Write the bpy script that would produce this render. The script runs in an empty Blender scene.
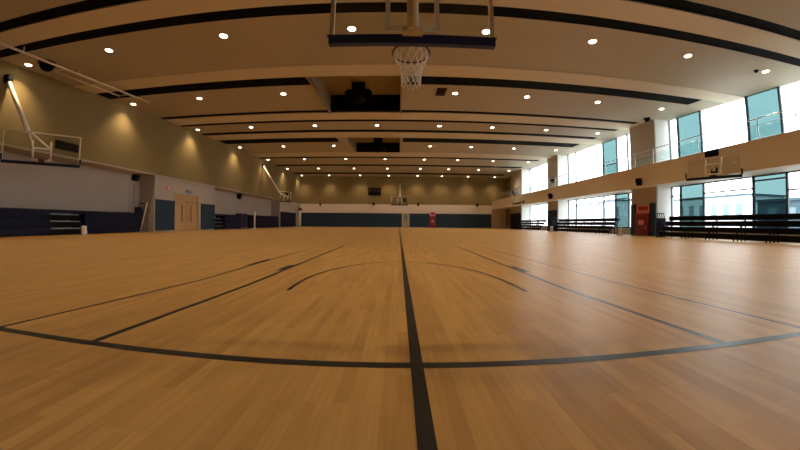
import bpy, bmesh, math, random
from mathutils import Vector, Matrix
PI = math.pi
random.seed(7)
C = bpy.context.scene.collection
sc = bpy.context.scene

# ------------------------------------------------------------------ camera
K = (1.2707774, -0.0345952, -0.3299390, 0.1286301)      # lens: angle as a polynomial of image radius
cam_data = bpy.data.cameras.new('camera')
cam = bpy.data.objects.new('camera', cam_data); C.objects.link(cam)
cam_data.type = 'PANO'
cam_data.sensor_fit = 'HORIZONTAL'
cam_data.sensor_width = 36.0
cam_data.clip_start = 0.02; cam_data.clip_end = 1000
cc = cam_data.cycles if hasattr(cam_data, 'cycles') else cam_data
def lens(o):
    o.panorama_type = 'FISHEYE_LENS_POLYNOMIAL'
    o.fisheye_fov = 3.1
    o.fisheye_polynomial_k0 = 0.0
    for i in range(4):
        setattr(o, 'fisheye_polynomial_k%d' % (i + 1), -K[i] / 18.0 ** (i + 1))
lens(cc)
pitch, roll, yaw = math.radians(-0.28294), math.radians(-0.49946), math.radians(0.24817)
c_, s_ = math.cos(roll), math.sin(roll); A = Matrix(((c_, 0, s_), (0, 1, 0), (-s_, 0, c_)))
c_, s_ = math.cos(pitch), math.sin(pitch); B = Matrix(((1, 0, 0), (0, c_, -s_), (0, s_, c_)))
c_, s_ = math.cos(yaw), math.sin(yaw); D = Matrix(((c_, s_, 0), (-s_, c_, 0), (0, 0, 1)))
R3 = D @ B @ A
right, fwd, up = R3.col[0], R3.col[1], R3.col[2]
m = Matrix((right, up, -fwd)).transposed().to_4x4()
m.translation = (0, 0, 0.9514)
cam.matrix_world = m
sc.camera = cam

# ------------------------------------------------------------------ world, exposure
w = bpy.data.worlds.new('sky'); sc.world = w; w.use_nodes = True
nt = w.node_tree; nt.nodes.clear()
wo = nt.nodes.new('ShaderNodeOutputWorld'); bg = nt.nodes.new('ShaderNodeBackground')
tc = nt.nodes.new('ShaderNodeTexCoord'); sp = nt.nodes.new('ShaderNodeSeparateXYZ'); cr = nt.nodes.new('ShaderNodeValToRGB')
nt.links.new(tc.outputs['Generated'], sp.inputs[0]); nt.links.new(sp.outputs['Z'], cr.inputs[0])
cr.color_ramp.elements[0].position = 0.0; cr.color_ramp.elements[0].color = (1.0, 0.97, 0.97, 1)
cr.color_ramp.elements[1].position = 0.9; cr.color_ramp.elements[1].color = (0.80, 0.92, 1.0, 1)
nt.links.new(cr.outputs[0], bg.inputs[0]); bg.inputs[1].default_value = SKY = 4.9
nt.links.new(bg.outputs[0], wo.inputs[0])
sc.view_settings.view_transform = 'Standard'; sc.view_settings.look = 'None'
sc.view_settings.gamma = 1; sc.view_settings.exposure = 0.55; sc.view_settings.use_curve_mapping = False
sc.cycles.use_denoising = True
sc.cycles.max_bounces = 6; sc.cycles.diffuse_bounces = 4; sc.cycles.transparent_max_bounces = 16
sc.cycles.sample_clamp_indirect = 6
LAMP_W = 480.0; LAMP_COL = (1.0, 0.77, 0.46)

# ------------------------------------------------------------------ materials
def srgb(r, g, b):
    f = lambda v: (v / 255 / 12.92) if v / 255 <= 0.04045 else ((v / 255 + 0.055) / 1.055) ** 2.4
    return (f(r), f(g), f(b), 1)
def mat(name, col, rough=0.6, metal=0.0, var=0.0, scale=4.0, spec=0.5, bump=0.0):
    m = bpy.data.materials.new(name); m.use_nodes = True; n = m.node_tree; b = n.nodes['Principled BSDF']
    b.inputs['Roughness'].default_value = rough; b.inputs['Metallic'].default_value = metal
    b.inputs['Specular IOR Level'].default_value = spec
    co = n.nodes.new('ShaderNodeTexCoord'); no = n.nodes.new('ShaderNodeTexNoise')
    no.inputs['Scale'].default_value = scale; no.inputs['Detail'].default_value = 4
    n.links.new(co.outputs['Object'], no.inputs['Vector'])
    mx = n.nodes.new('ShaderNodeMix'); mx.data_type = 'RGBA'
    mx.inputs[6].default_value = tuple(max(0, v * (1 - var)) for v in col[:3]) + (1,)
    mx.inputs[7].default_value = tuple(min(1, v * (1 + var)) for v in col[:3]) + (1,)
    n.links.new(no.outputs['Fac'], mx.inputs[0]); n.links.new(mx.outputs[2], b.inputs['Base Color'])
    if bump:
        bp = n.nodes.new('ShaderNodeBump'); bp.inputs['Strength'].default_value = bump
        n.links.new(no.outputs['Fac'], bp.inputs['Height']); n.links.new(bp.outputs[0], b.inputs['Normal'])
    return m
def emit(name, col, s):
    m = bpy.data.materials.new(name); m.use_nodes = True; n = m.node_tree; n.nodes.clear()
    o = n.nodes.new('ShaderNodeOutputMaterial'); e = n.nodes.new('ShaderNodeEmission')
    e.inputs[0].default_value = col; e.inputs[1].default_value = s; n.links.new(e.outputs[0], o.inputs[0]); return m
def glass(name, tint, refl=0.06, rough=0.02):
    m = bpy.data.materials.new(name); m.use_nodes = True; n = m.node_tree; n.nodes.clear()
    o = n.nodes.new('ShaderNodeOutputMaterial'); t = n.nodes.new('ShaderNodeBsdfTransparent'); g = n.nodes.new('ShaderNodeBsdfGlossy')
    x = n.nodes.new('ShaderNodeMixShader'); t.inputs[0].default_value = tint; g.inputs['Roughness'].default_value = rough
    x.inputs[0].default_value = refl
    n.links.new(t.outputs[0], x.inputs[1]); n.links.new(g.outputs[0], x.inputs[2]); n.links.new(x.outputs[0], o.inputs[0]); return m

def floor_material():
    m = bpy.data.materials.new('maple_boards'); m.use_nodes = True; n = m.node_tree; b = n.nodes['Principled BSDF']
    co = n.nodes.new('ShaderNodeTexCoord'); mp = n.nodes.new('ShaderNodeMapping')
    mp.inputs['Rotation'].default_value = (0, 0, PI / 2)
    n.links.new(co.outputs['Object'], mp.inputs['Vector'])
    def brick(wd, ht, c1, c2, off):
        br = n.nodes.new('ShaderNodeTexBrick'); n.links.new(mp.outputs[0], br.inputs['Vector'])
        br.inputs['Scale'].default_value = 1.0; br.inputs['Brick Width'].default_value = wd; br.inputs['Row Height'].default_value = ht
        br.inputs['Mortar Size'].default_value = 0.0; br.offset = off; br.inputs['Bias'].default_value = 0
        br.inputs['Color1'].default_value = c1; br.inputs['Color2'].default_value = c2; br.inputs['Mortar'].default_value = c1
        return br
    b1 = brick(1.15, 0.085, srgb(198, 152, 86), srgb(216, 170, 102), 0.37)
    b2 = brick(0.73, 0.085, (0.88, 0.86, 0.83, 1), (1, 1, 1, 1), 0.61)
    b3 = brick(2.9, 0.34, (0.93, 0.91, 0.88, 1), (1, 1, 1, 1), 0.43)
    no = n.nodes.new('ShaderNodeTexNoise'); mp2 = n.nodes.new('ShaderNodeMapping'); mp2.inputs['Scale'].default_value = (34, 1.6, 1)
    n.links.new(co.outputs['Object'], mp2.inputs['Vector']); n.links.new(mp2.outputs[0], no.inputs['Vector'])
    no.inputs['Scale'].default_value = 1.0; no.inputs['Detail'].default_value = 6
    cr = n.nodes.new('ShaderNodeValToRGB'); n.links.new(no.outputs['Fac'], cr.inputs[0])
    cr.color_ramp.elements[0].position = 0.3; cr.color_ramp.elements[0].color = (0.86, 0.83, 0.79, 1)
    cr.color_ramp.elements[1].position = 0.7; cr.color_ramp.elements[1].color = (1, 1, 1, 1)
    def mul(a, c):
        x = n.nodes.new('ShaderNodeMix'); x.data_type = 'RGBA'; x.blend_type = 'MULTIPLY'; x.inputs[0].default_value = 1
        n.links.new(a, x.inputs[6]); n.links.new(c, x.inputs[7]); return x.outputs[2]
    o = mul(mul(mul(b1.outputs[0], b2.outputs[0]), b3.outputs[0]), cr.outputs[0])
    n.links.new(o, b.inputs['Base Color'])
    b.inputs['Roughness'].default_value = 0.40; b.inputs['Specular IOR Level'].default_value = 0.45
    return m

M = {}
M['floor'] = floor_material()
M['line'] = mat('court_paint', srgb(12, 16, 17), 0.36, var=0.1)
M['line_faint'] = mat('worn_court_paint', srgb(120, 84, 52), 0.4, var=0.2)
M['ceil'] = mat('ceiling_panel', srgb(174, 166, 148), 0.7, var=0.04, scale=0.4)
M['beam'] = mat('ceiling_beam', srgb(208, 198, 178), 0.7, var=0.03, scale=0.4)
M['void'] = mat('black_void', srgb(8, 9, 12), 0.9, var=0.1, spec=0.1)
M['recess'] = mat('recess_board', srgb(150, 130, 100), 0.8, var=0.1, scale=1)
M['khaki'] = mat('khaki_acoustic', srgb(136, 115, 72), 0.9, var=0.06, scale=0.8)
M['cream'] = mat('cream_plaster', srgb(178, 164, 150), 0.75, var=0.03, scale=0.5)
M['cream_back'] = mat('cream_plaster_bright', srgb(226, 208, 192), 0.75, var=0.02, scale=0.5)  # same cream plaster, the back wall's extra brightness put into the colour
M['white'] = mat('white_plaster', srgb(222, 222, 218), 0.7, var=0.02)
M['slate'] = mat('slate_pad', srgb(42, 60, 76), 0.7, var=0.08, spec=0.2)
M['navy'] = mat('navy_pad', srgb(10, 15, 42), 0.6, var=0.1, spec=0.2)
M['navy_dark'] = mat('navy_bleacher', srgb(14, 20, 44), 0.55, var=0.1, spec=0.25)
M['balcony'] = mat('balcony_plaster', srgb(232, 220, 204), 0.75, var=0.04, scale=0.5)
M['frame'] = mat('window_frame', srgb(58, 68, 80), 0.5, var=0.05)
M['chrome'] = mat('brushed_steel', srgb(200, 205, 208), 0.3, 0.9, var=0.03)
M['black'] = mat('black_plastic', srgb(8, 8, 10), 0.6, var=0.1, spec=0.15)
M['pole'] = mat('cream_steel', srgb(225, 214, 196), 0.4, var=0.04)
M['bframe'] = mat('backboard_frame', srgb(214, 200, 176), 0.4, var=0.04)
M['wood'] = mat('light_wood', srgb(186, 150, 100), 0.5, var=0.12, scale=2)
M['wood_dark'] = mat('wood_trim', srgb(136, 104, 64), 0.5, var=0.1)
M['steel'] = mat('grey_steel', srgb(140, 142, 146), 0.4, 0.5, var=0.05)
M['red'] = mat('red_enamel', srgb(170, 34, 40), 0.4, var=0.1)
M['pink'] = mat('pink_panel', srgb(226, 140, 150), 0.5, var=0.1)
M['purple'] = mat('purple_cloth', srgb(84, 70, 110), 0.8, var=0.15)
M['rim'] = mat('rim_steel', srgb(84, 34, 20), 0.4, 0.2, var=0.1)
M['net'] = mat('white_cord', srgb(235, 232, 225), 0.8, var=0.03)
M['lamp'] = emit('lamp_glow', (1.0, 0.86, 0.68, 1), 14.0)
M['clear'] = glass('clear_glass', (0.95, 0.98, 0.98, 1), 0.05)
M['teal'] = glass('tinted_glass', (0.215, 0.305, 0.31, 1), 0.05)
M['board'] = glass('backboard_glass', (0.93, 0.95, 0.94, 1), 0.05)
M['rail_glass'] = glass('rail_glass', (0.88, 0.95, 0.95, 1), 0.05)
M['ext_wall'] = mat('outside_render', srgb(236, 232, 232), 0.8, var=0.03)
M['ext_dark'] = mat('outside_roof', srgb(70, 92, 104), 0.7, var=0.2)
M['ext_win'] = mat('outside_window', srgb(120, 140, 150), 0.4, var=0.1)
M['ground'] = mat('outside_paving', srgb(180, 176, 170), 0.9, var=0.05)

# ------------------------------------------------------------------ helpers
def add_box(bm, x0, x1, y0, y1, z0, z1, mi=0):
    v = [bm.verts.new(p) for p in ((x0, y0, z0), (x1, y0, z0), (x1, y1, z0), (x0, y1, z0), (x0, y0, z1), (x1, y0, z1), (x1, y1, z1), (x0, y1, z1))]
    for f in ((0, 3, 2, 1), (4, 5, 6, 7), (0, 1, 5, 4), (1, 2, 6, 5), (2, 3, 7, 6), (3, 0, 4, 7)):
        fc = bm.faces.new([v[i] for i in f]); fc.material_index = mi
    return v
def add_slab(bm, x0, x1, y0, y1, za, zb, th, mi=0):
    v = [bm.verts.new(p) for p in ((x0, y0, za), (x1, y0, za), (x1, y1, zb), (x0, y1, zb), (x0, y0, za + th), (x1, y0, za + th), (x1, y1, zb + th), (x0, y1, zb + th))]
    for f in ((0, 3, 2, 1), (4, 5, 6, 7), (0, 1, 5, 4), (1, 2, 6, 5), (2, 3, 7, 6), (3, 0, 4, 7)):
        fc = bm.faces.new([v[i] for i in f]); fc.material_index = mi
def add_tube(bm, pts, r, n=10, cap=True, mi=0, closed=False):
    pts = [Vector(p) for p in pts]; rings = []
    prev = None
    for i, p in enumerate(pts):
        if closed: t = (pts[(i + 1) % len(pts)] - pts[i - 1]).normalized()
        elif i == 0: t = (pts[1] - p).normalized()
        elif i == len(pts) - 1: t = (p - pts[i - 1]).normalized()
        else: t = (pts[i + 1] - pts[i - 1]).normalized()
        a = prev if prev is not None else (Vector((0, 0, 1)) if abs(t.z) < 0.9 else Vector((1, 0, 0)))
        s = (a - t * a.dot(t)).normalized(); prev = s; u = t.cross(s)
        rr = r[i] if isinstance(r, (list, tuple)) else r
        rings.append([bm.verts.new(p + (s * math.cos(2 * PI * k / n) + u * math.sin(2 * PI * k / n)) * rr) for k in range(n)])
    last = len(rings) if closed else len(rings) - 1
    for i in range(last):
        a, b = rings[i], rings[(i + 1) % len(rings)]
        for k in range(n):
            f = bm.faces.new((a[k], a[(k + 1) % n], b[(k + 1) % n], b[k])); f.material_index = mi; f.smooth = True
    if cap and not closed:
        f = bm.faces.new(list(reversed(rings[0]))); f.material_index = mi
        f = bm.faces.new(rings[-1]); f.material_index = mi
def add_lathe(bm, prof, n=20, at=(0, 0, 0), mi=0, axis='z'):
    rings = []
    for r, z in prof:
        ring = []
        for k in range(n):
            a = 2 * PI * k / n; p = (r * math.cos(a), r * math.sin(a), z)
            if axis == 'y': p = (p[0], p[2], p[1])
            if axis == 'x': p = (p[2], p[0], p[1])
            ring.append(bm.verts.new(Vector(p) + Vector(at)))
        rings.append(ring)
    for a, b in zip(rings, rings[1:]):
        for k in range(n):
            f = bm.faces.new((a[k], a[(k + 1) % n], b[(k + 1) % n], b[k])); f.smooth = True; f.material_index = mi
    bm.faces.new(rings[0]); bm.faces.new(rings[-1])
def obj(name, bm, mats, parent=None, bevel=0.0):
    bmesh.ops.recalc_face_normals(bm, faces=bm.faces)
    me = bpy.data.meshes.new(name); bm.to_mesh(me); bm.free()
    for mm in (mats if isinstance(mats, (list, tuple)) else [mats]): me.materials.append(mm)
    o = bpy.data.objects.new(name, me); C.objects.link(o)
    if parent is not None: o.parent = parent
    if bevel:
        bv = o.modifiers.new('bevel', 'BEVEL'); bv.width = bevel; bv.segments = 2; bv.limit_method = 'ANGLE'
    return o
def boxobj(name, dims, mm, parent=None, bevel=0.0):
    bm = bmesh.new(); add_box(bm, *dims); return obj(name, bm, mm, parent, bevel)
def tubeobj(name, pts, r, mm, parent=None, n=10):
    bm = bmesh.new(); add_tube(bm, pts, r, n); return obj(name, bm, mm, parent)
def thing(name, label, cat, loc=(0, 0, 0), rotz=0, group=None):
    o = bpy.data.objects.new(name, None); C.objects.link(o); o.empty_display_size = 0.2
    o.location = loc; o.rotation_euler = (0, 0, rotz); o['label'] = label; o['category'] = cat
    if group: o['group'] = group
    return o
def tag(o, label, cat, group=None):
    o['label'] = label; o['category'] = cat
    if group: o['group'] = group
    return o
def struct(o): o['kind'] = 'structure'; return o

YC = [-14, 0, 13.73, 22.15, 31.11, 40.57, 50.03, 59.27, 68.52, 72]
HC = [9.0, 9.15, 9.97, 10.42, 10.78, 11.04, 11.21, 11.31, 11.39, 11.41]
def H(y):
    for i in range(len(YC) - 1):
        if y <= YC[i + 1]: return HC[i] + (HC[i + 1] - HC[i]) * (y - YC[i]) / (YC[i + 1] - YC[i])
    return HC[-1]
XL, XR, YB, YF = -22.3, 24.4, 70.4, -12.0
XREC = -24.0

# ------------------------------------------------------------------ floor and its markings
fl = struct(boxobj('floor', (XREC - 0.4, XR + 0.4, YF - 0.3, YB + 0.3, -0.2, 0.0), M['floor']))
def strip(name, pts, wd, mm, z=0.002):
    """a painted line: a thin solid ribbon following the points"""
    bm = bmesh.new(); pts = [Vector((p[0], p[1], 0)) for p in pts]; L = []; Rr = []
    for i, p in enumerate(pts):
        t = (pts[min(i + 1, len(pts) - 1)] - pts[max(i - 1, 0)]).normalized(); nn = Vector((-t.y, t.x, 0))
        L.append(p + nn * wd / 2); Rr.append(p - nn * wd / 2)
    top = [(bm.verts.new((a.x, a.y, z)), bm.verts.new((b.x, b.y, z))) for a, b in zip(L, Rr)]
    for a, b in zip(top, top[1:]): bm.faces.new((a[0], b[0], b[1], a[1]))
    return obj(name, bm, mm, fl)
def smooth(pts, n=8):
    out = []
    P = [Vector((*p, 0)) for p in pts]; P = [2 * P[0] - P[1]] + P + [2 * P[-1] - P[-2]]
    for i in range(1, len(P) - 2):
        for k in range(n):
            t = k / n; a, b, c, d = P[i - 1:i + 3]
            q = 0.5 * ((2 * b) + (c - a) * t + (2 * a - 5 * b + 4 * c - d) * t * t + (3 * b - a - 3 * c + d) * t ** 3)
            out.append((q.x, q.y))
    out.append(pts[-1]); return out
strip('court_baseline', [(-9, 2.05), (9, 2.05)], 0.085, M['line'])
strip('court_centre_line', [(0.13, -6), (0.13, 66)], 0.085, M['line'], 0.0035)
for s, e in ((-1, 13.2), (1, 13.1)):
    strip('lane_line', [(0.13 + s * 2.53, 2.09), (0.1 + s * 2.38, 4.5), (0.1 + s * 2.36, e)], 0.075, M['line'])
    strip('lane_block', [(0.10 + s * 2.42 + s * 0.05, 6.15), (0.10 + s * 2.41 + s * 0.05, 6.95)], 0.17, M['line'], 0.003)
    strip('outer_lane_line', [(0.14 + s * 3.68, 2.09), (0.2 + s * 3.42, 4.8), (0.1 + s * 3.35, 11.6)], 0.05, M['line'])
strip('outer_lane_block', [(-3.32, 6.75), (-3.3, 7.9)], 0.13, M['line'], 0.003)
strip('charge_arc', smooth([(-1.55, 4.32), (-1.57, 4.92), (-1.53, 5.56), (-1.42, 6.1), (-1.24, 6.6), (-0.96, 7.15), (-0.5, 7.58), (0.09, 7.75), (0.68, 7.6), (1.2, 7.05), (1.53, 6.4), (1.73, 5.6), (1.8, 4.9), (1.82, 4.32)]), 0.06, M['line'], 0.0028)
strip('free_throw_arc', smooth([(-2.2, 13.2), (-1.6, 12.1), (-0.9, 11.2), (0.1, 10.8), (1.0, 11.0), (1.8, 12.0), (2.42, 13.1)]), 0.045, M['line_faint'])
for yy in (14.8, 22.6, 31.0):
    strip('cross_court_line', [(-20.5, yy), (-3.6, yy)], 0.06, M['line_faint'], 0.0015)
    strip('cross_court_line', [(4.2, yy + 0.4), (19.5, yy + 0.4)], 0.06, M['line_faint'], 0.0015)

# ------------------------------------------------------------------ ceiling
bm = bmesh.new()
segs = [(YF, 9.75, 0), (10.4, 11.7, 1), (12.5, 17.6, 0), (17.6, 19.2, 1), (20.7, 26.3, 0), (26.95, 29.05, 1), (29.9, 32.9, 0), (33.85, 36.2, 1),
        (38.6, 44.8, 0), (44.8, 47.9, 1), (49.2, 55.1, 0), (56.7, 64.5, 0), (66.6, YB, 0)]
RC = ((19.2, 26.4, -5.9, 0.05), (37.4, 44.8, -6.15, 0.05))
def slab(x0, x1, y0, y1, k):
    d = -0.05 if k else 0.0
    add_slab(bm, x0, x1, y0, y1, H(y0) + d, H(y1) + d, 0.16 - d, 1 if k else 0)
for y0, y1, k in segs:
    for a, b in [(y0, y1)] if y1 - y0 < 14 else [(y0, 0), (0, y1)]:
        hole = next((r for r in RC if r[0] - 0.1 <= a and b <= r[1] + 0.1 and not k), None)
        if hole:
            slab(XL - 0.2, hole[2], a, b, k); slab(hole[3], XR + 0.3, a, b, k)
        else: slab(XL - 0.2, XR + 0.3, a, b, k)
GAPS = [(9.75, 10.4), (11.7, 12.5), (19.2, 20.7), (26.3, 26.95), (29.05, 29.9), (32.9, 33.85), (36.2, 38.6), (47.9, 49.2), (55.1, 56.7), (64.5, 66.6)]
for a, b in GAPS:                                                # black strips between the panels, painting in the dark of the open slots
    xr = XR + 0.3
    if a > 18:
        xr = 22.3; add_slab(bm, xr, XR + 0.3, a, b, H(a), H(b), 0.2, 0)
    cuts = {19.2: [(XL - 0.2, -6.05), (0.5, xr)], 36.2: [(XL - 0.2, -7.4), (0.4, xr)]}.get(a, [(XL - 0.2, xr)])
    for x0, x1 in cuts: add_slab(bm, x0, x1, a - 0.01, b + 0.01, H(a) + 0.01, H(b) + 0.01, 0.15, 3)
slab(-6.05, -5.9, 19.2, 20.7, 0)
slab(0.05, 0.5, 19.2, 20.7, 0)
slab(0.05, 0.4, 36.2, 38.6, 0)
slab(-7.4, -6.15, 36.2, 38.6, 0)
for y0, y1, x0, x1 in RC:                                        # equipment recesses in the ceiling
    zt = H(y1) + 1.35
    add_box(bm, x0, x1, y0 - 0.1, y1 + 0.2, zt, zt + 0.1, 2)
    add_box(bm, x0 - 0.08, x0, y0, y1 + 0.1, H(y0) - 0.0, zt, 2)
    add_box(bm, x1, x1 + 0.08, y0, y1 + 0.1, H(y0) - 0.0, zt, 2)
    add_box(bm, x0, x1, y1 - 0.05, y1 + 0.15, H(y1) - 0.02, zt, 3)
add_box(bm, XL - 2, XR + 0.4, YF - 0.3, YB + 0.3, 13.0, 13.2, 3)   # dark roof void over the panels
struct(obj('ceiling', bm, [M['ceil'], M['beam'], M['recess'], M['void']]))

# ------------------------------------------------------------------ walls
ZB = 5.2
bm = bmesh.new()
add_box(bm, XREC - 0.3, XREC, YF, 26.2, 0, ZB, 0)
add_box(bm, XREC - 0.3, XL, 26.2, 29.05, 0, ZB, 0)
add_box(bm, XREC - 0.3, XL, 33.0, 36.3, 0, ZB, 0)
add_box(bm, XREC - 0.3, XL, 29.05, 33.0, 3.75, ZB, 0)
add_box(bm, XREC - 0.3, XREC, 36.3, 58.0, 0, ZB, 0)
add_box(bm, XREC - 0.3, XL, 58.0, YB, 0, ZB, 0)
add_box(bm, XREC - 0.3, XL, YF, YB, ZB, 13.0, 1)
add_box(bm, XREC, XL + 0.01, YF, YB, ZB - 0.04, ZB, 0)
add_box(bm, XREC - 0.3, XREC, 26.2, 36.3, 0, ZB, 0)
add_box(bm, XL - 0.02, XL + 0.05, YF, YB, ZB - 0.02, ZB + 0.07, 0)
wl = struct(obj('wall_left', bm, [M['cream'], M['khaki'], M['wood_dark']]))
bm = bmesh.new()
add_box(bm, XREC, XR + 0.3, YB, YB + 0.3, 0, ZB, 0)
add_box(bm, XREC, XR + 0.3, YB, YB + 0.3, ZB, 13.0, 1)
x = -20.0
while x < 24:
    add_box(bm, x - 0.01, x + 0.01, YB - 0.008, YB, ZB + 0.1, 11.3, 2); x += 4.0
struct(obj('wall_back', bm, [M['cream_back'], M['khaki'], M['wood_dark']]))
struct(boxobj('wall_front', (XREC - 0.3, XR + 0.3, YF - 0.3, YF, 0, 13.0), M['khaki']))
for k, (a, b) in enumerate([(XL + 0.05, 0.75), (2.35, 20.9)]):
    o = boxobj('wall_padding', (a, b, YB - 0.1, YB, 0.12, 3.2), M['slate'])
    tag(o, ['long slate blue padding on the back wall left of the grey door', 'long slate blue padding on the back wall right of the grey door'][k], 'wall padding')
for k, (a, b, c) in enumerate([(26.3, 28.95, 'slate'), (33.45, 36.2, 'slate'), (58.3, 67.2, 'navy')]):
    o = boxobj('wall_padding', (XL, XL + 0.1, a, b, 0.12, 3.0), M[c], bevel=0.02)
    tag(o, ['slate blue wall padding just left of the wooden double door', 'slate blue wall padding just right of the wooden double door', 'navy wall padding near the far left corner of the hall'][k], 'wall padding')

# ------------------------------------------------------------------ double door in the left wall, grey door in the back wall
d = struct(thing('door_1', 'x', 'door', (XL, 31.0, 0)))
del d['label'], d['category']
boxobj('transom_panel', (-0.14, -0.04, -1.8, 1.8, 3.05, 3.62), M['wood'], d)
for s in (-1, 1):
    o = boxobj('door_leaf', (-0.12, -0.05, min(0.02 * s, 1.78 * s), max(0.02 * s, 1.78 * s), 0.02, 3.0), M['wood'], d, 0.01)
    boxobj('glass_slot', (-0.05, -0.04, s * 0.75 - 0.14, s * 0.75 + 0.14, 0.9, 2.7), M['wood_dark'], d)
    tubeobj('door_handle', [(-0.02, s * 0.16, 1.1), (0.04, s * 0.16, 1.15), (0.04, s * 0.16, 1.75), (-0.02, s * 0.16, 1.8)], 0.025, M['wood_dark'], d)
bm = bmesh.new()
for s in (-1, 1): add_box(bm, -0.2, 0.05, s * 1.95 - 0.13, s * 1.95 + 0.13, 0, 3.75)
add_box(bm, -0.2, 0.05, -1.82, 1.82, 3.62, 3.75); obj('door_frame', bm, M['wood'], d)
o = thing('exit_sign', 'small dim exit sign box above the wooden double door', 'sign', (XL, 31.2, 4.15))
boxobj('sign_case', (0.0, 0.1, -0.45, 0.45, -0.17, 0.17), M['steel'], o, 0.01)
boxobj('sign_face', (0.1, 0.108, -0.38, 0.38, -0.11, 0.11), M['ext_win'], o)
d = struct(thing('door_2', 'x', 'door', (1.55, YB, 0)))
del d['label'], d['category']
boxobj('door_leaf', (-0.7, 0.7, -0.08, -0.02, 0.02, 3.2), mat('grey_door', srgb(170, 160, 140), 0.5, var=0.05), d)
boxobj('glass_slot', (-0.35, 0.35, -0.09, -0.08, 1.7, 2.8), M['ext_win'], d)
tubeobj('door_handle', [(0.5, -0.08, 1.5), (0.5, -0.16, 1.55), (0.5, -0.16, 1.9)], 0.03, M['steel'], d)
bm = bmesh.new()
for s in (-1, 1): add_box(bm, s * 0.76 - 0.07, s * 0.76 + 0.07, -0.14, 0.0, 0, 3.35)
add_box(bm, -0.7, 0.7, -0.14, 0, 3.2, 3.35); obj('door_frame', bm, M['bframe'], d)

# ------------------------------------------------------------------ right side: piers, windows, balcony
PIERS = [(9.0, 11.6), (25.0, 28.3), (43.5, 46.7), (57.3, 63.0)]
XP = 22.8
bm = bmesh.new()
for a, b in PIERS:
    add_box(bm, XP, XR + 0.3, a, b, 0, 13.0, 0)
    add_box(bm, XP + 0.1, XR + 0.3, a - 0.02, b + 0.02, 0, 13.0, 1)  # sides in white, painting in the window light that falls on them
add_box(bm, XR - 0.05, XR + 0.3, YF, YB, 0, 0.7, 0)                 # sill wall
add_box(bm, XR - 0.05, XR + 0.3, YF, YB, 4.45, 5.0, 0)               # band behind the balcony slab
wr = struct(obj('wall_right', bm, [M['cream'], M['white']]))
struct(boxobj('wall_right_end', (XR - 0.05, XR + 0.3, 63.0, YB, 0.7, 13.0), M['khaki']))
# balcony
bm = bmesh.new()
XB = 21.0
add_box(bm, XB, XB + 0.25, YF, YB, 4.3, 6.1, 0)
add_box(bm, XB + 0.25, XR, YF, YB, 4.45, 4.75, 1)
struct(obj('balcony', bm, [M['balcony'], M['white']]))
rl = thing('balcony_railing', 'slim steel and glass railing along the top of the balcony parapet', 'railing', (XB + 0.12, 0, 6.1))
tubeobj('handrail', [(0, -2, 1.25), (0, 66, 1.25)], 0.035, M['chrome'], rl, 8)
tubeobj('lower_rail', [(0, -2, 0.85), (0, 66, 0.85)], 0.015, M['chrome'], rl, 6)
y = 8.0
while y < 60:
    bm = bmesh.new(); add_tube(bm, [(0, y, 0), (0, y, 1.24)], 0.03, 8); obj('post', bm, M['chrome'], rl)
    boxobj('glass_panel', (-0.006, 0.006, y + 0.08, y + 2.12, 0.12, 0.8), M['rail_glass'], rl)
    y += 2.2
# window bays
def window(idx, y0, y1, z0, z1, mull, tr, tints):
    w_ = struct(thing('window_%d' % idx, 'x', 'window', (XR, 0, 0))); del w_['label'], w_['category']
    ys = [y0] + mull + [y1]
    bm = bmesh.new()
    for yy in ys: add_box(bm, 0.02, 0.16, yy - 0.07, yy + 0.07, z0, z1)
    for zz in (z0 + 0.04, z1 - 0.04): add_box(bm, 0.03, 0.15, y0, y1, zz - 0.05, zz + 0.05)
    for a, b, zz in tr: add_box(bm, 0.03, 0.15, a, b, zz - 0.05, zz + 0.05)
    obj('window_frame', bm, M['frame'], w_)
    for i, (a, b) in enumerate(zip(ys, ys[1:])):
        boxobj('pane', (0.08, 0.1, a + 0.06, b - 0.06, z0 + 0.05, z1 - 0.05), M['teal'] if tints[i] == 't' else M['clear'], w_)
window(1, 11.6, 25.0, 0.7, 4.45, [15.15, 17.45, 21.6, 23.95], [(11.6, 15.15, 3.3), (15.15, 17.45, 4.1), (17.45, 21.6, 3.6), (21.6, 23.95, 3.2), (23.95, 25, 3.6)], 'ctctc')
window(2, 11.6, 25.0, 5.0, 10.6, [15.25, 17.6, 21.6, 24.0], [], 'ctctc')
window(3, 28.3, 43.5, 0.7, 4.45, [30.75, 33.0, 35.2, 41.4], [(28.3, 30.75, 3.7), (33.0, 35.2, 3.9), (35.2, 41.4, 3.5), (30.75, 33, 3.9)], 'cctcc'.replace('cct', 'ctc', 1))
window(4, 28.3, 43.5, 5.0, 11.2, [30.8, 32.6, 35.2, 41.4], [(32.6, 35.2, 8.0)], 'cctcc')
window(5, 46.7, 57.3, 0.7, 4.45, [50.0, 54.0], [(46.7, 57.3, 3.6)], 'ccc')
window(6, 46.7, 57.3, 5.0, 11.3, [50.0, 54.0], [], 'ccc')
window(7, -3.0, 9.0, 5.0, 9.6, [1.0, 5.0], [], 'ccc')
window(8, -3.0, 9.0, 0.7, 4.45, [1.0, 5.0], [], 'ccc')
bm = bmesh.new()
add_box(bm, XR - 0.05, XR + 0.3, YF, -3.0, 0.7, 13.0)
add_box(bm, XR - 0.05, XR + 0.3, -3.0, 9.0, 9.6, 13.0)
add_box(bm, XR + 0.0, XR + 0.3, 11.6, 25.0, 10.6, 13.0)
add_box(bm, XR + 0.0, XR + 0.3, 28.3, 43.5, 11.2, 13.0)
add_box(bm, XR + 0.0, XR + 0.3, 46.7, 57.3, 11.3, 13.0)
struct(obj('wall_right_head', bm, M['cream']))

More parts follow.
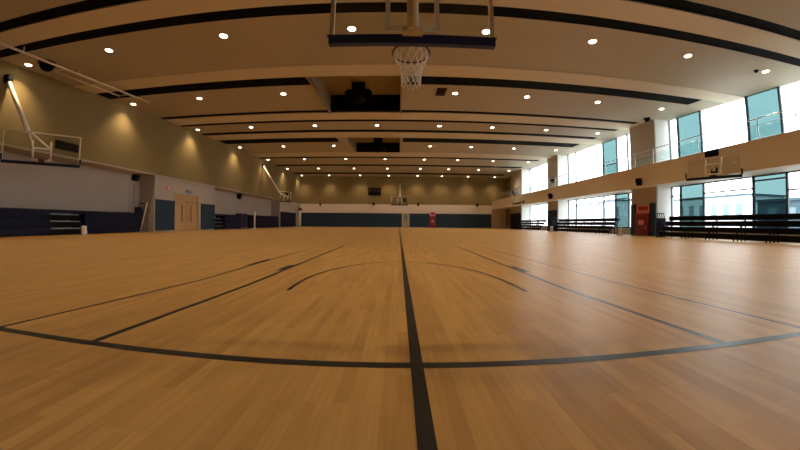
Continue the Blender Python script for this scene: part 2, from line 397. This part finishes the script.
# outside
struct(boxobj('ground', (XR + 0.3, 160, -60, 160, -0.4, -0.1), M['ground']))
def building(x, y0, y1, h, mm, label, dark=False, win=True):
    b = thing('building', label, 'building', (x, y0, -0.1))
    boxobj('wall', (0, 10, 0, y1 - y0, 0, h), mm, b)
    boxobj('roof', (-0.3, 10.3, -0.3, y1 - y0 + 0.3, h, h + 0.35), M['ext_dark'], b)
    if win:
        n = int((y1 - y0) / 2.6)
        for i in range(n):
            boxobj('window', (-0.05, 0.02, 0.9 + i * 2.6, 2.1 + i * 2.6, h * 0.45, h * 0.8), M['ext_win'], b)
building(60, 44, 62, 6.5, M['ext_wall'], 'pale low building outside with a row of windows, behind the near wide pane')
building(52, 25, 36.5, 4.6, M['ext_dark'], 'low dark teal building outside behind the tinted pane near the right edge')
building(58, 76, 110, 7.5, M['ext_wall'], 'long pale building outside behind the farther window bay')

# ------------------------------------------------------------------ ceiling downlights
COLS = [-21.44, -15.31, -8.53, -2.25, 4.0, 9.38, 15.15, 21.08]
ROWS = [5.2, 13.73, 22.15, 31.11, 40.57, 50.03, 59.27, 68.52]  # first row is out of view, added to light the foreground floor
rown = ['in the unseen row added over the foreground', 'in the nearest visible row', 'in the second row from the camera', 'in the third row from the camera', 'in the fourth row from the camera',
        'in the fifth row from the camera', 'in the sixth row from the camera', 'in the last row by the back wall']
coln = ['leftmost', 'second from the left', 'third from the left', 'fourth from the left', 'fourth from the right', 'third from the right', 'second from the right', 'rightmost']
ld = bpy.data.lights.new('lamp_light', 'SPOT'); ld.energy = LAMP_W; ld.color = LAMP_COL
ld.spot_size = math.radians(112); ld.spot_blend = 1.0; ld.shadow_soft_size = 0.12
lamp0 = None
for j, y in enumerate(ROWS):
    for i, x in enumerate(COLS):
        if (j, i) in ((2, 3), (4, 3)): continue
        if lamp0 is None:
            t = thing('ceiling_downlight', '', 'light')
            bm = bmesh.new(); add_lathe(bm, [(0.18, 0.0), (0.24, 0.0), (0.25, -0.03), (0.23, -0.05), (0.18, -0.05)], 24)
            obj('trim_ring', bm, M['bframe'], t)
            bm = bmesh.new(); add_lathe(bm, [(0.175, -0.045), (0.175, -0.06)], 24); obj('lamp_disc', bm, M['lamp'], t)
            l = bpy.data.objects.new('lamp_light', ld); C.objects.link(l); l.parent = t; l.location = (0, 0, -0.12)
            lamp0 = t
        else:
            t = lamp0.copy(); C.objects.link(t)
            for ch in lamp0.children:
                c = ch.copy(); C.objects.link(c); c.parent = t
        t.location = (x, y, H(y)); t['group'] = 'round ceiling downlights'
        t['label'] = 'round ceiling downlight, %s, %s' % (coln[i], rown[j])

# ------------------------------------------------------------------ basketball hoops
def hoop(label, loc, rotz, s=1.0, bw=1.8, bh=1.05):
    """board in the local XZ plane, bottom edge at z = 0, ring on the +y side"""
    t = thing('basketball_hoop', label, 'basketball hoop', loc, rotz); t.scale = (s, s, s)
    h = bw / 2
    boxobj('backboard', (-h + 0.02, h - 0.02, -0.008, 0.008, 0.03, bh - 0.02), M['board'], t)
    bm = bmesh.new()
    for a in (-1, 1): add_box(bm, a * h - (0.045 if a > 0 else 0), a * h + (0.045 if a < 0 else 0), -0.03, 0.02, 0, bh)
    add_box(bm, -h, h, -0.03, 0.02, bh - 0.045, bh); add_box(bm, -h, h, -0.03, 0.02, 0.0, 0.05)
    obj('board_frame', bm, M['bframe'], t, 0.005)
    bm = bmesh.new()
    for a, b, c, d in ((-.295, -.245, .15, .60), (.245, .295, .15, .60), (-.245, .245, .55, .60), (-.245, .245, .15, .20)): add_box(bm, a, b, -0.012, 0.012, c, d)
    obj('target_rectangle', bm, M['net'], t)
    bm = bmesh.new()
    add_box(bm, -h - 0.005, h + 0.005, -0.04, 0.035, -0.02, 0.085)
    for a in (-1, 1): add_box(bm, a * h - 0.03, a * h + 0.03, -0.04, 0.035, 0.085, 0.30 if s > 1 else 0.09)
    obj('edge_padding', bm, mat('royal_navy_pad', srgb(18, 42, 112), 0.5, var=0.1) if s == 1.0 else M['navy_dark'], t, 0.012)
    zr = 0.15 if s > 1 else 0.09
    bm = bmesh.new(); N = 40; R_ = 0.225
    add_tube(bm, [(R_ * math.cos(2 * PI * k / N), 0.375 + R_ * math.sin(2 * PI * k / N), zr) for k in range(N)], 0.0105, 8, closed=True)
    for a in (-1, 1): add_tube(bm, [(a * 0.07, 0.035, zr - 0.04), (a * 0.09, 0.15, zr - 0.005)], 0.012, 8)
    for k in range(12):
        an = 2 * PI * k / 12; add_tube(bm, [(R_ * math.cos(an), 0.375 + R_ * math.sin(an), zr - 0.01), (0.98 * R_ * math.cos(an), 0.375 + 0.98 * R_ * math.sin(an), zr - 0.035)], 0.006, 5)
    rim = obj('rim', bm, M['rim'], t)
    boxobj('mounting_plate', (-0.1, 0.1, 0.012, 0.045, 0.05, 0.2), M['rim'], rim, 0.004)
    if s > 1: return t
    bm = bmesh.new(); n = 12; prof = [(0.215, 0.0), (0.18, -0.08), (0.145, -0.16), (0.125, -0.24), (0.115, -0.32), (0.115, -0.40)]
    for dr in (-1, 1):
        for k in range(n):
            pts = []
            for q, (r, z) in enumerate(prof):
                an = 2 * PI * (k + dr * q * 0.5) / n; pts.append((r * math.cos(an), 0.375 + r * math.sin(an), zr - 0.02 + z))
            add_tube(bm, pts, 0.0055, 5)
    obj('net', bm, M['net'], t)
    return t
def bar(name, t, a, b, r, mm, world=True):
    """a straight tube between two points given in the world, parented to the hoop"""
    bpy_inv = (Matrix.Translation(t.location) @ Matrix.Rotation(t.rotation_euler.z, 4, 'Z') @ Matrix.Diagonal((*t.scale, 1))).inverted()
    A_, B_ = bpy_inv @ Vector(a), bpy_inv @ Vector(b)
    return tubeobj(name, [A_, B_], r / t.scale[0], mm, t, 14)
# centre hoop above the near baseline, seen from behind
hp = hoop('large basketball hoop hanging overhead in the middle, seen from behind with navy edge padding', (0.13, 3.25, 2.90), 0)
bar('mast', hp, (0.13, 3.12, 2.98), (0.13, 3.12, H(3.1)), 0.06, M['bframe'])
boxobj('mast_bracket', (-0.11, 0.11, -0.14, -0.03, 0.06, 0.12), M['bframe'], hp, 0.01)
for a in (-1, 1):
    bar('brace', hp, (0.13 + a * 0.5, 3.2, 3.85), (0.13, 3.12, 4.6), 0.02, M['bframe'])
    bar('hanger_tube', hp, (0.13 + a * 0.55, 3.15, 3.9), (0.13 + a * 1.6, 3.15, H(3.1)), 0.03, M['bframe'])
bar('crossbar', hp, (0.13 - 0.55, 3.17, 3.9), (0.13 + 0.55, 3.17, 3.9), 0.025, M['bframe'])
bm = bmesh.new(); add_box(bm, -0.35, 0.35, -0.4, 0.1, 6.35, H(3.1) - 2.9); obj('ceiling_mount', bm, M['bframe'], hp)

def side_hoop(label, p, q, zb, wall, mast_at, s=1.6, bh=1.05):
    """p, q: the two bottom ends of the board; ring on the side away from the wall"""
    p, q = Vector((*p, 0)), Vector((*q, 0)); c = (p + q) / 2; dx = q - p
    t = hoop(label, (c.x, c.y, zb), math.atan2(dx.y, dx.x), s, dx.length / s, bh)
    bar('mast', t, mast_at, wall, 0.13, M['pole'])
    inv = (Matrix.Translation(t.location) @ Matrix.Rotation(t.rotation_euler.z, 4, 'Z') @ Matrix.Diagonal((*t.scale, 1))).inverted()
    wl_ = inv @ Vector(wall); bm = bmesh.new(); add_lathe(bm, [(0.1, -0.16), (0.15, -0.12), (0.15, 0.12), (0.1, 0.16)], 14, at=wl_); obj('wall_pivot', bm, M['black'], t)
    wv = Vector(wall); mv = Vector(mast_at); u = dx.normalized()
    for a in (-0.28, 0.28):
        pp = c + u * (a * s); bar('bracket_arm', t, (pp.x, pp.y, zb + 0.9), mast_at, 0.06, M['pole'])
        bar('brace', t, (pp.x, pp.y, zb + 0.3), (pp.x - u.y * 0.25, pp.y + u.x * 0.25, zb + 1.3), 0.05, M['pole'])
    return t
# local +y is the ring side: the board runs q <- p so that +y points to the court
side_hoop('glass basketball hoop on a long pale arm from the near left wall', (-18.85, 15.65), (-21.45, 12.8), 4.1, (-22.25, 13.2, 8.95), (-20.3, 13.45, 5.85), 1.6, 1.13)
side_hoop('glass basketball hoop on a pale arm at the far end of the left wall', (-17.95, 51.6), (-18.9, 49.3), 4.3, (-22.25, 50.0, 10.3), (-18.9, 49.0, 5.7))
t = side_hoop('large glass basketball hoop in front of the near right balcony', (18.8, 17.9), (20.3, 15.15), 3.93, (20.98, 17.6, 4.6), (20.3, 17.3, 4.9), 1.6, 0.85)
t = side_hoop('small distant basketball hoop under the far end of the balcony', (19.3, 52.6), (19.9, 50.2), 4.4, (20.98, 51.8, 4.8), (20.2, 51.6, 5.0))
t = side_hoop('distant basketball hoop seen face on before the back wall', (1.72, 58.0), (-1.42, 58.0), 4.3, (0.25, 70.35, 10.1), (0.2, 58.4, 6.1))

# ------------------------------------------------------------------ wall timers and scoreboard
def timer(name, label, cat, loc, rotz, w_, h_, lit=None):
    t = thing(name, label, cat, loc, rotz)
    boxobj('case', (-w_ / 2, w_ / 2, -0.14, 0, 0, h_), M['black'], t, 0.02)
    boxobj('display_face', (-w_ / 2 + 0.06, w_ / 2 - 0.06, -0.15, -0.14, 0.06, h_ - 0.06), mat('dark_display', srgb(12, 12, 18), 0.6, var=0.1, spec=0.15), t)
    return t
timer('shot_clock', 'black shot clock on the khaki wall behind the near left hoop', 'clock', (XL, 17.4, 5.65), PI / 2, 1.7, 0.55)
timer('shot_clock', 'black shot clock on the balcony face above the near right hoop', 'clock', (XB, 17.75, 5.62), -PI / 2, 1.0, 0.46)
timer('shot_clock', 'small black shot clock on the khaki wall behind the far left hoop', 'clock', (XL, 61.5, 6.3), PI / 2, 2.2, 0.7)
timer('shot_clock', 'black shot clock on the back wall just right of the distant centre hoop', 'clock', (1.15, YB, 5.85), 0, 1.0, 0.6)
sb = timer('scoreboard', 'black scoreboard high on the back wall, left of the distant centre hoop', 'scoreboard', (-5.45, YB, 7.15), 0, 2.9, 1.7)
for k in range(3): boxobj('digit_window', (-1.2 + k * 0.9, -0.6 + k * 0.9, -0.17, -0.15, 0.85, 1.4), mat('display_red', srgb(60, 30, 34), 0.4, var=0.1), sb)

# ------------------------------------------------------------------ speakers, domes
def speaker(label, loc, rotz, s=1.0):
    t = thing('wall_speaker', label, 'speaker', loc, rotz)
    bm = bmesh.new(); v = add_box(bm, -0.22 * s, 0.22 * s, -0.55 * s, -0.15 * s, -0.32 * s, 0.32 * s)
    for i in (0, 1): v[i].co.y += 0.12 * s
    obj('cabinet', bm, M['black'], t, 0.02)
    boxobj('grille', (-0.18 * s, 0.18 * s, -0.565 * s, -0.55 * s, -0.1 * s, 0.29 * s), M['void'], t)
    boxobj('wall_bracket', (-0.06 * s, 0.06 * s, -0.15 * s, 0.0, -0.1 * s, 0.1 * s), M['black'], t)
speaker('black wall speaker above the end of the near left bleachers', (XREC, 25.3, 4.95), PI / 2, 1.1)
speaker('black wall speaker above the folded chairs on the left wall', (XREC, 45.0, 4.75), PI / 2, 1.2)
speaker('black wall speaker on the back wall below the scoreboard', (-5.6, YB, 5.2), 0)
speaker('black wall speaker on the back wall right of the distant centre hoop', (4.3, YB, 5.2), 0)
speaker('black wall speaker on the back wall near the balcony end', (17.6, YB, 5.2), 0)
speaker('black wall speaker on the back wall near the left corner', (-17.6, YB, 5.0), 0, 0.8)
speaker('black speaker on the balcony face above the red fire cabinet', (XB, 24.7, 4.72), -PI / 2, 0.95)
speaker('black speaker low on the balcony face in front of the second pier', (XB, 41.5, 4.85), -PI / 2, 1.1)
speaker('black speaker high on the second pier just above the balcony', (XP, 44.5, 7.5), -PI / 2, 1.1)
speaker('black speaker high on the far pier above the balcony', (XP, 60.2, 7.0), -PI / 2, 1.3)
def dome(label, x, y, r):
    t = thing('ceiling_dome', label, 'dome', (x, y, H(y)))
    bm = bmesh.new(); add_lathe(bm, [(r * 1.15, 0), (r * 1.15, -r * 0.35), (r * 0.9, -r * 0.4)], 20); obj('housing', bm, M['black'], t)
    bm = bmesh.new(); add_lathe(bm, [(r * 0.9, -r * 0.4), (r * 0.85, -r * 0.8), (r * 0.55, -r * 1.15), (r * 0.1, -r * 1.3)], 20); obj('lens', bm, M['void'], t)
dome('large black dome speaker on the ceiling between two pale pipes at the left', -20.1, 13.9, 0.42)
dome('black ceiling dome near the pier at the right end of a ceiling gap', 22.0, 24.9, 0.26)
dome('tiny dark ceiling sensor left of the rightmost nearest downlight', 20.5, 13.9, 0.12)
t = thing('ceiling_grille', 'small dark square grille on the ceiling just right of the overhead hoop net', 'grille', (2.95, 21.9, H(21.9)))
bm = bmesh.new()
add_slab(bm, -0.36, 0.36, -0.7, 0.75, -0.05, 0.0, 0.04); obj('backing', bm, M['wood_dark'], t)
for k in range(6): boxobj('slat', (-0.34, 0.34, -0.62 + k * 0.23, -0.52 + k * 0.23, -0.08, -0.05), M['black'], t)

# pale pipe frame below the ceiling at the left
pf = thing('ceiling_pipe_frame', 'pale pipe track fixed under the ceiling along the left side', 'pipe frame', (-19.4, 15, 0))
tubeobj('long_pipe', [(0.1, -6.0, H(9) - 0.3), (0.15, 6.4, H(21.4) - 0.3)], 0.07, M['bframe'], pf)
tubeobj('long_pipe', [(-0.75, -0.5, H(14.5) - 0.35), (-0.7, 4.4, H(19.4) - 0.35)], 0.05, M['bframe'], pf)
for yy in (-3.0, 0.4, 3.2, 5.7):
    tubeobj('hanger', [(0.1, yy, H(15 + yy) - 0.3), (0.1, yy, H(15 + yy))], 0.035, M['bframe'], pf)
for yy in (-0.5, 2.0, 4.4):
    tubeobj('cross_pipe', [(-0.75, yy, H(15 + yy) - 0.35), (0.1, yy, H(15 + yy) - 0.3)], 0.04, M['bframe'], pf)

# projector clusters in the ceiling recesses
def cluster(label, x, y, ztop, s):
    t = thing('speaker_cluster', label, 'speaker cluster', (x, y, ztop))
    boxobj('mounting_column', (-0.5 * s, 0.5 * s, -0.4 * s, 0.4 * s, -0.9 * s, 0), M['black'], t, 0.03)
    bm = bmesh.new(); add_lathe(bm, [(0.35 * s, -0.55 * s), (0.55 * s, -0.65 * s), (0.62 * s, -1.0 * s), (0.5 * s, -1.4 * s), (0.3 * s, -1.55 * s)], 20); obj('centre_horn', bm, M['void'], t)
    for a in (-1, 1):
        bm = bmesh.new(); add_lathe(bm, [(0.2 * s, -0.5 * s), (0.36 * s, -0.7 * s), (0.4 * s, -1.0 * s), (0.3 * s, -1.3 * s)], 16, at=(a * 0.72 * s, 0, 0)); obj('side_horn', bm, M['void'], t)
cluster('black speaker cluster hanging in the nearer ceiling recess', -3.25, 24.2, H(26.4) + 1.35, 1.0)
cluster('black speaker cluster hanging in the farther ceiling recess', -2.9, 42.5, H(44.8) + 1.35, 1.2)

# ------------------------------------------------------------------ bleachers
def open_bleacher(label, y0, y1, x0=21.3, rows=4, end=True):
    t = thing('bleacher', label, 'bleachers', (x0, y0, 0)); L = y1 - y0
    zt = [0.48, 0.90, 1.32, 1.74]
    for k in range(rows):
        zz = zt[k]; xx = k * 0.36
        st = boxobj('seat_row', (xx, xx + 0.34, 0, L, zz - 0.33, zz), M['navy_dark'], t, 0.012)
        boxobj('seat_edge', (xx - 0.02, xx, 0, L, zz - 0.28, zz - 0.04), M['black'], st)
        boxobj('foot_board', (xx + 0.1, xx + 0.3, 0.05, L - 0.05, zz - 0.36, zz - 0.32), M['navy_dark'], t)
    n = int(L / 2.0) + 1
    for i in range(n):
        yy = 0.1 + i * (L - 0.2) / (n - 1)
        bm = bmesh.new()
        for k in range(rows): add_box(bm, k * 0.36 + 0.1, k * 0.36 + 0.16, yy - 0.03, yy + 0.03, 0, zt[k] - 0.09)
        add_tube(bm, [(0.06, yy, 0.1), (1.2, yy, 1.5)], 0.025, 6)
        obj('support_frame', bm, M['black'], t)
    if end:
        bm = bmesh.new()
        for k in range(5):
            a = k / 4; add_tube(bm, [(0.3 + a * 0.9, L + 0.25, 0.35), (0.3 + a * 0.9, L + 0.75, 2.0)], 0.03, 6)
        add_tube(bm, [(0.25, L + 0.25, 0.35), (1.25, L + 0.25, 0.35)], 0.04, 6); add_tube(bm, [(0.25, L + 0.75, 2.0), (1.25, L + 0.75, 2.0)], 0.04, 6)
        add_box(bm, 0.3, 1.2, L + 0.5, L + 0.62, 0.0, 1.6)
        obj('end_rail', bm, M['navy_dark'], t)
    return t
open_bleacher('dark navy bleachers under the nearest windows at the right edge', 8.0, 23.1)
open_bleacher('dark navy bleachers under the middle windows beyond the fire cabinet pier', 30.2, 42.8, 21.5)
open_bleacher('dark navy bleachers under the farthest windows at the right', 47.2, 57.0, 21.5, 4, False)

def closed_bleacher(label, y0, y1, h, steps, end=False, x0=-23.95, x1=-22.45):
    t = thing('bleacher', label, 'bleachers', (x1, y0, 0)); L = y1 - y0
    segs_ = [(0, steps[0]), (steps[1], L)] if steps else [(0, L)]
    if steps: boxobj('top_board', (-1.45, 0.03, steps[0], steps[1], h - 0.2, h), M['navy'], t, 0.01)
    for a, b in segs_:
        if b - a < 0.05: continue
        for k in range(3):
            boxobj('front_panel', (-1.4 + 0.0, -0.02 * k, a + 0.01, b - 0.01, 0.04 + k * (h - 0.1) / 3 + 0.02, 0.04 + (k + 1) * (h - 0.1) / 3), M['navy'], t, 0.01)
        boxobj('top_board', (-1.45, 0.03, a, b, h - 0.06, h), M['navy_dark'], t, 0.01)
    if steps:
        a, b = steps
        for k in range(3):
            o = boxobj('step', (-1.4, -0.12 - 0.16 * k, a, b, 0.02 + k * 0.48, k * 0.48 + 0.40), M['black'], t)
            boxobj('step_nosing', (-0.2 - 0.16 * k, -0.1 - 0.16 * k, a + 0.15, b - 0.15, k * 0.48 + 0.40, k * 0.48 + 0.46), M['steel'], o)
    if end:
        bm = bmesh.new()
        for xx in (-0.1, -0.75): add_tube(bm, [(xx, L + 0.1, 0.05), (xx + 0.0, L + 0.75, 2.55)], 0.035, 8)
        add_tube(bm, [(-0.75, L + 0.75, 2.55), (-0.1, L + 0.75, 2.55)], 0.035, 8)
        add_box(bm, -0.72, -0.13, L + 0.15, L + 0.5, 0.1, 2.2)
        obj('end_guard', bm, M['navy_dark'], t)
        tubeobj('pale_rail', [(0.0, L + 0.05, 0.05), (0.0, L + 0.85, 2.6)], 0.045, M['bframe'], t)
closed_bleacher('long navy folded bleachers against the near left wall', 4.0, 24.6, 1.68, (12.6, 15.2), True)
closed_bleacher('navy folded bleachers just beyond the wooden double door', 36.4, 43.2, 1.95, (0.3, 2.6))
closed_bleacher('navy folded bleachers between the white post and the navy wall padding', 46.2, 58.0, 2.05, None)

# folded chair stacks between the left bleachers
for k, yy in enumerate((43.7, 44.9)):
    t = thing('chair_trolley', ['trolley of folded purple chairs beside the white post, the nearer one', 'trolley of folded purple chairs beside the white post, the farther one'][k], 'chair trolley', (-22.9, yy, 0))
    boxobj('base', (-0.5, 0.5, -0.5, 0.5, 0.12, 0.2), M['steel'], t, 0.01)
    for a in (-0.35, 0.35):
        for b_ in (-0.4, 0.4):
            bm = bmesh.new(); add_lathe(bm, [(0.06, -0.03), (0.06, 0.03)], 12, at=(a, b_, 0.06), axis='y'); obj('wheel', bm, M['black'], t)
    for i in range(6):
        bm = bmesh.new(); yo = -0.42 + i * 0.16
        add_slab(bm, -0.42, 0.42, yo, yo + 0.09, 0.2, 0.2, 1.9 + 0.1 * (i % 2)); obj('folded_chair', bm, M['purple'] if i % 2 else M['navy_dark'], t)
t = thing('volleyball_post', 'white floor standing post in front of the purple chair trolleys', 'post', (-21.9, 46.6, 0))
tubeobj('pole', [(0, 0, 0.1), (0, 0, 2.6)], 0.11, M['net'], t)
bm = bmesh.new(); add_lathe(bm, [(0.35, 0.0), (0.35, 0.06), (0.16, 0.12)], 18); obj('foot', bm, M['net'], t)
tubeobj('hook', [(0, 0, 2.3), (0.18, 0, 2.3)], 0.03, M['steel'], t)
t = thing('corner_post', 'white post with a rusty cap by the far left corner', 'post', (-21.6, 68.3, 0))
tubeobj('pole', [(0, 0, 0.05), (0, 0, 3.6)], 0.2, M['net'], t)
bm = bmesh.new(); add_lathe(bm, [(0.3, 3.6), (0.42, 3.75), (0.42, 4.0), (0.2, 4.15)], 16); obj('cap', bm, M['rim'], t)
bm = bmesh.new(); add_lathe(bm, [(0.45, 0.0), (0.4, 0.08), (0.22, 0.1)], 16); obj('foot', bm, M['steel'], t)
def stub(label, x, y, s=1.0):
    t = thing('floor_marker', label, 'marker', (x, y, 0))
    bm = bmesh.new(); add_lathe(bm, [(0.13 * s, 0.0), (0.15 * s, 0.04), (0.12 * s, 0.42 * s), (0.13 * s, 0.46 * s), (0.06 * s, 0.48 * s)], 16); obj('body', bm, M['net'], t)
    bm = bmesh.new(); add_lathe(bm, [(0.18 * s, 0.0), (0.18 * s, 0.03)], 16); obj('base', bm, M['steel'], t)
stub('small white stub on the floor in front of the near left bleachers', -21.6, 18.4, 1.3)
stub('small white stub on the floor just left of the fire cabinet pier', 21.4, 28.1, 1.6)
stub('small white stub on the floor before the middle bleachers, next to the second pier', 21.3, 42.4, 1.6)
# conduits of the near left speaker
t = thing('wall_conduit', 'pair of thin pale conduits running down from the near left wall speaker', 'conduit', (XREC + 0.06, 25.2, 0))
for a in (-0.25, 0.35): tubeobj('pipe', [(0, a, 1.9), (0, a, 4.6)], 0.04, M['bframe'], t, 8)
t = thing('wall_switch_box', 'small pinkish box on the cream wall left of the double door', 'switch box', (XL, 28.0, 4.15))
boxobj('case', (0, 0.1, -0.25, 0.25, -0.18, 0.18), M['pink'], t, 0.02); boxobj('switch', (0.1, 0.12, -0.08, 0.08, -0.06, 0.06), M['net'], t)

# ------------------------------------------------------------------ near pier: pads and red fire cabinet; second pier pads
for y0, y1, lab in ((25.05, 25.75, 'narrow slate wall padding on the near pier, right of the red cabinet'), (27.6, 28.25, 'narrow slate wall padding on the near pier, left of the red cabinet')):
    tag(boxobj('wall_padding', (XP - 0.12, XP, y0, y1, 0.05, 3.0), M['slate'], bevel=0.02), lab, 'wall padding')
tag(boxobj('wall_padding', (XP - 0.12, XP, 43.6, 46.6, 0.05, 3.1), M['slate'], bevel=0.02), 'slate wall padding covering the second pier under the balcony', 'wall padding')
tag(boxobj('wall_padding', (XP - 0.12, XP, 57.4, 62.9, 0.05, 3.1), M['navy'], bevel=0.02), 'navy wall padding covering the farthest pier', 'wall padding')
def fire_cabinet(label, loc, rotz, wd, ht):
    t = thing('fire_cabinet', label, 'fire cabinet', loc, rotz)
    boxobj('case', (-wd / 2, wd / 2, -0.2, 0, 0.05, ht * 0.72), M['red'], t, 0.02)
    dd = boxobj('door', (-wd / 2 + 0.08, wd / 2 - 0.08, -0.225, -0.2, 0.15, ht * 0.68), mat('dark_red', srgb(120, 24, 34), 0.4, var=0.1), t, 0.01)
    boxobj('door_label', (-wd / 5, wd / 5, -0.235, -0.225, ht * 0.36, ht * 0.5), M['pink'], dd)
    bm = bmesh.new(); add_tube(bm, [(wd / 2 - 0.2, -0.23, ht * 0.2), (wd / 2 - 0.2, -0.27, ht * 0.22), (wd / 2 - 0.2, -0.27, ht * 0.3), (wd / 2 - 0.2, -0.23, ht * 0.32)], 0.02, 6); obj('handle', bm, M['chrome'], dd)
    boxobj('notice_panel', (-wd / 2, wd / 2, -0.05, 0, ht * 0.74, ht), M['pink'], t, 0.01)
    boxobj('notice_print', (-wd / 2 + 0.3, wd / 2 - 0.15, -0.06, -0.05, ht * 0.82, ht * 0.95), M['red'], t)
    return t
fire_cabinet('red fire cabinet with pink notice on the near right pier', (XP - 0.02, 26.67, 0), -PI / 2, 1.7, 2.9)
fire_cabinet('red fire cabinet with pink notice standing at the back wall', (7.55, YB - 0.12, 0), 0, 1.25, 3.6)
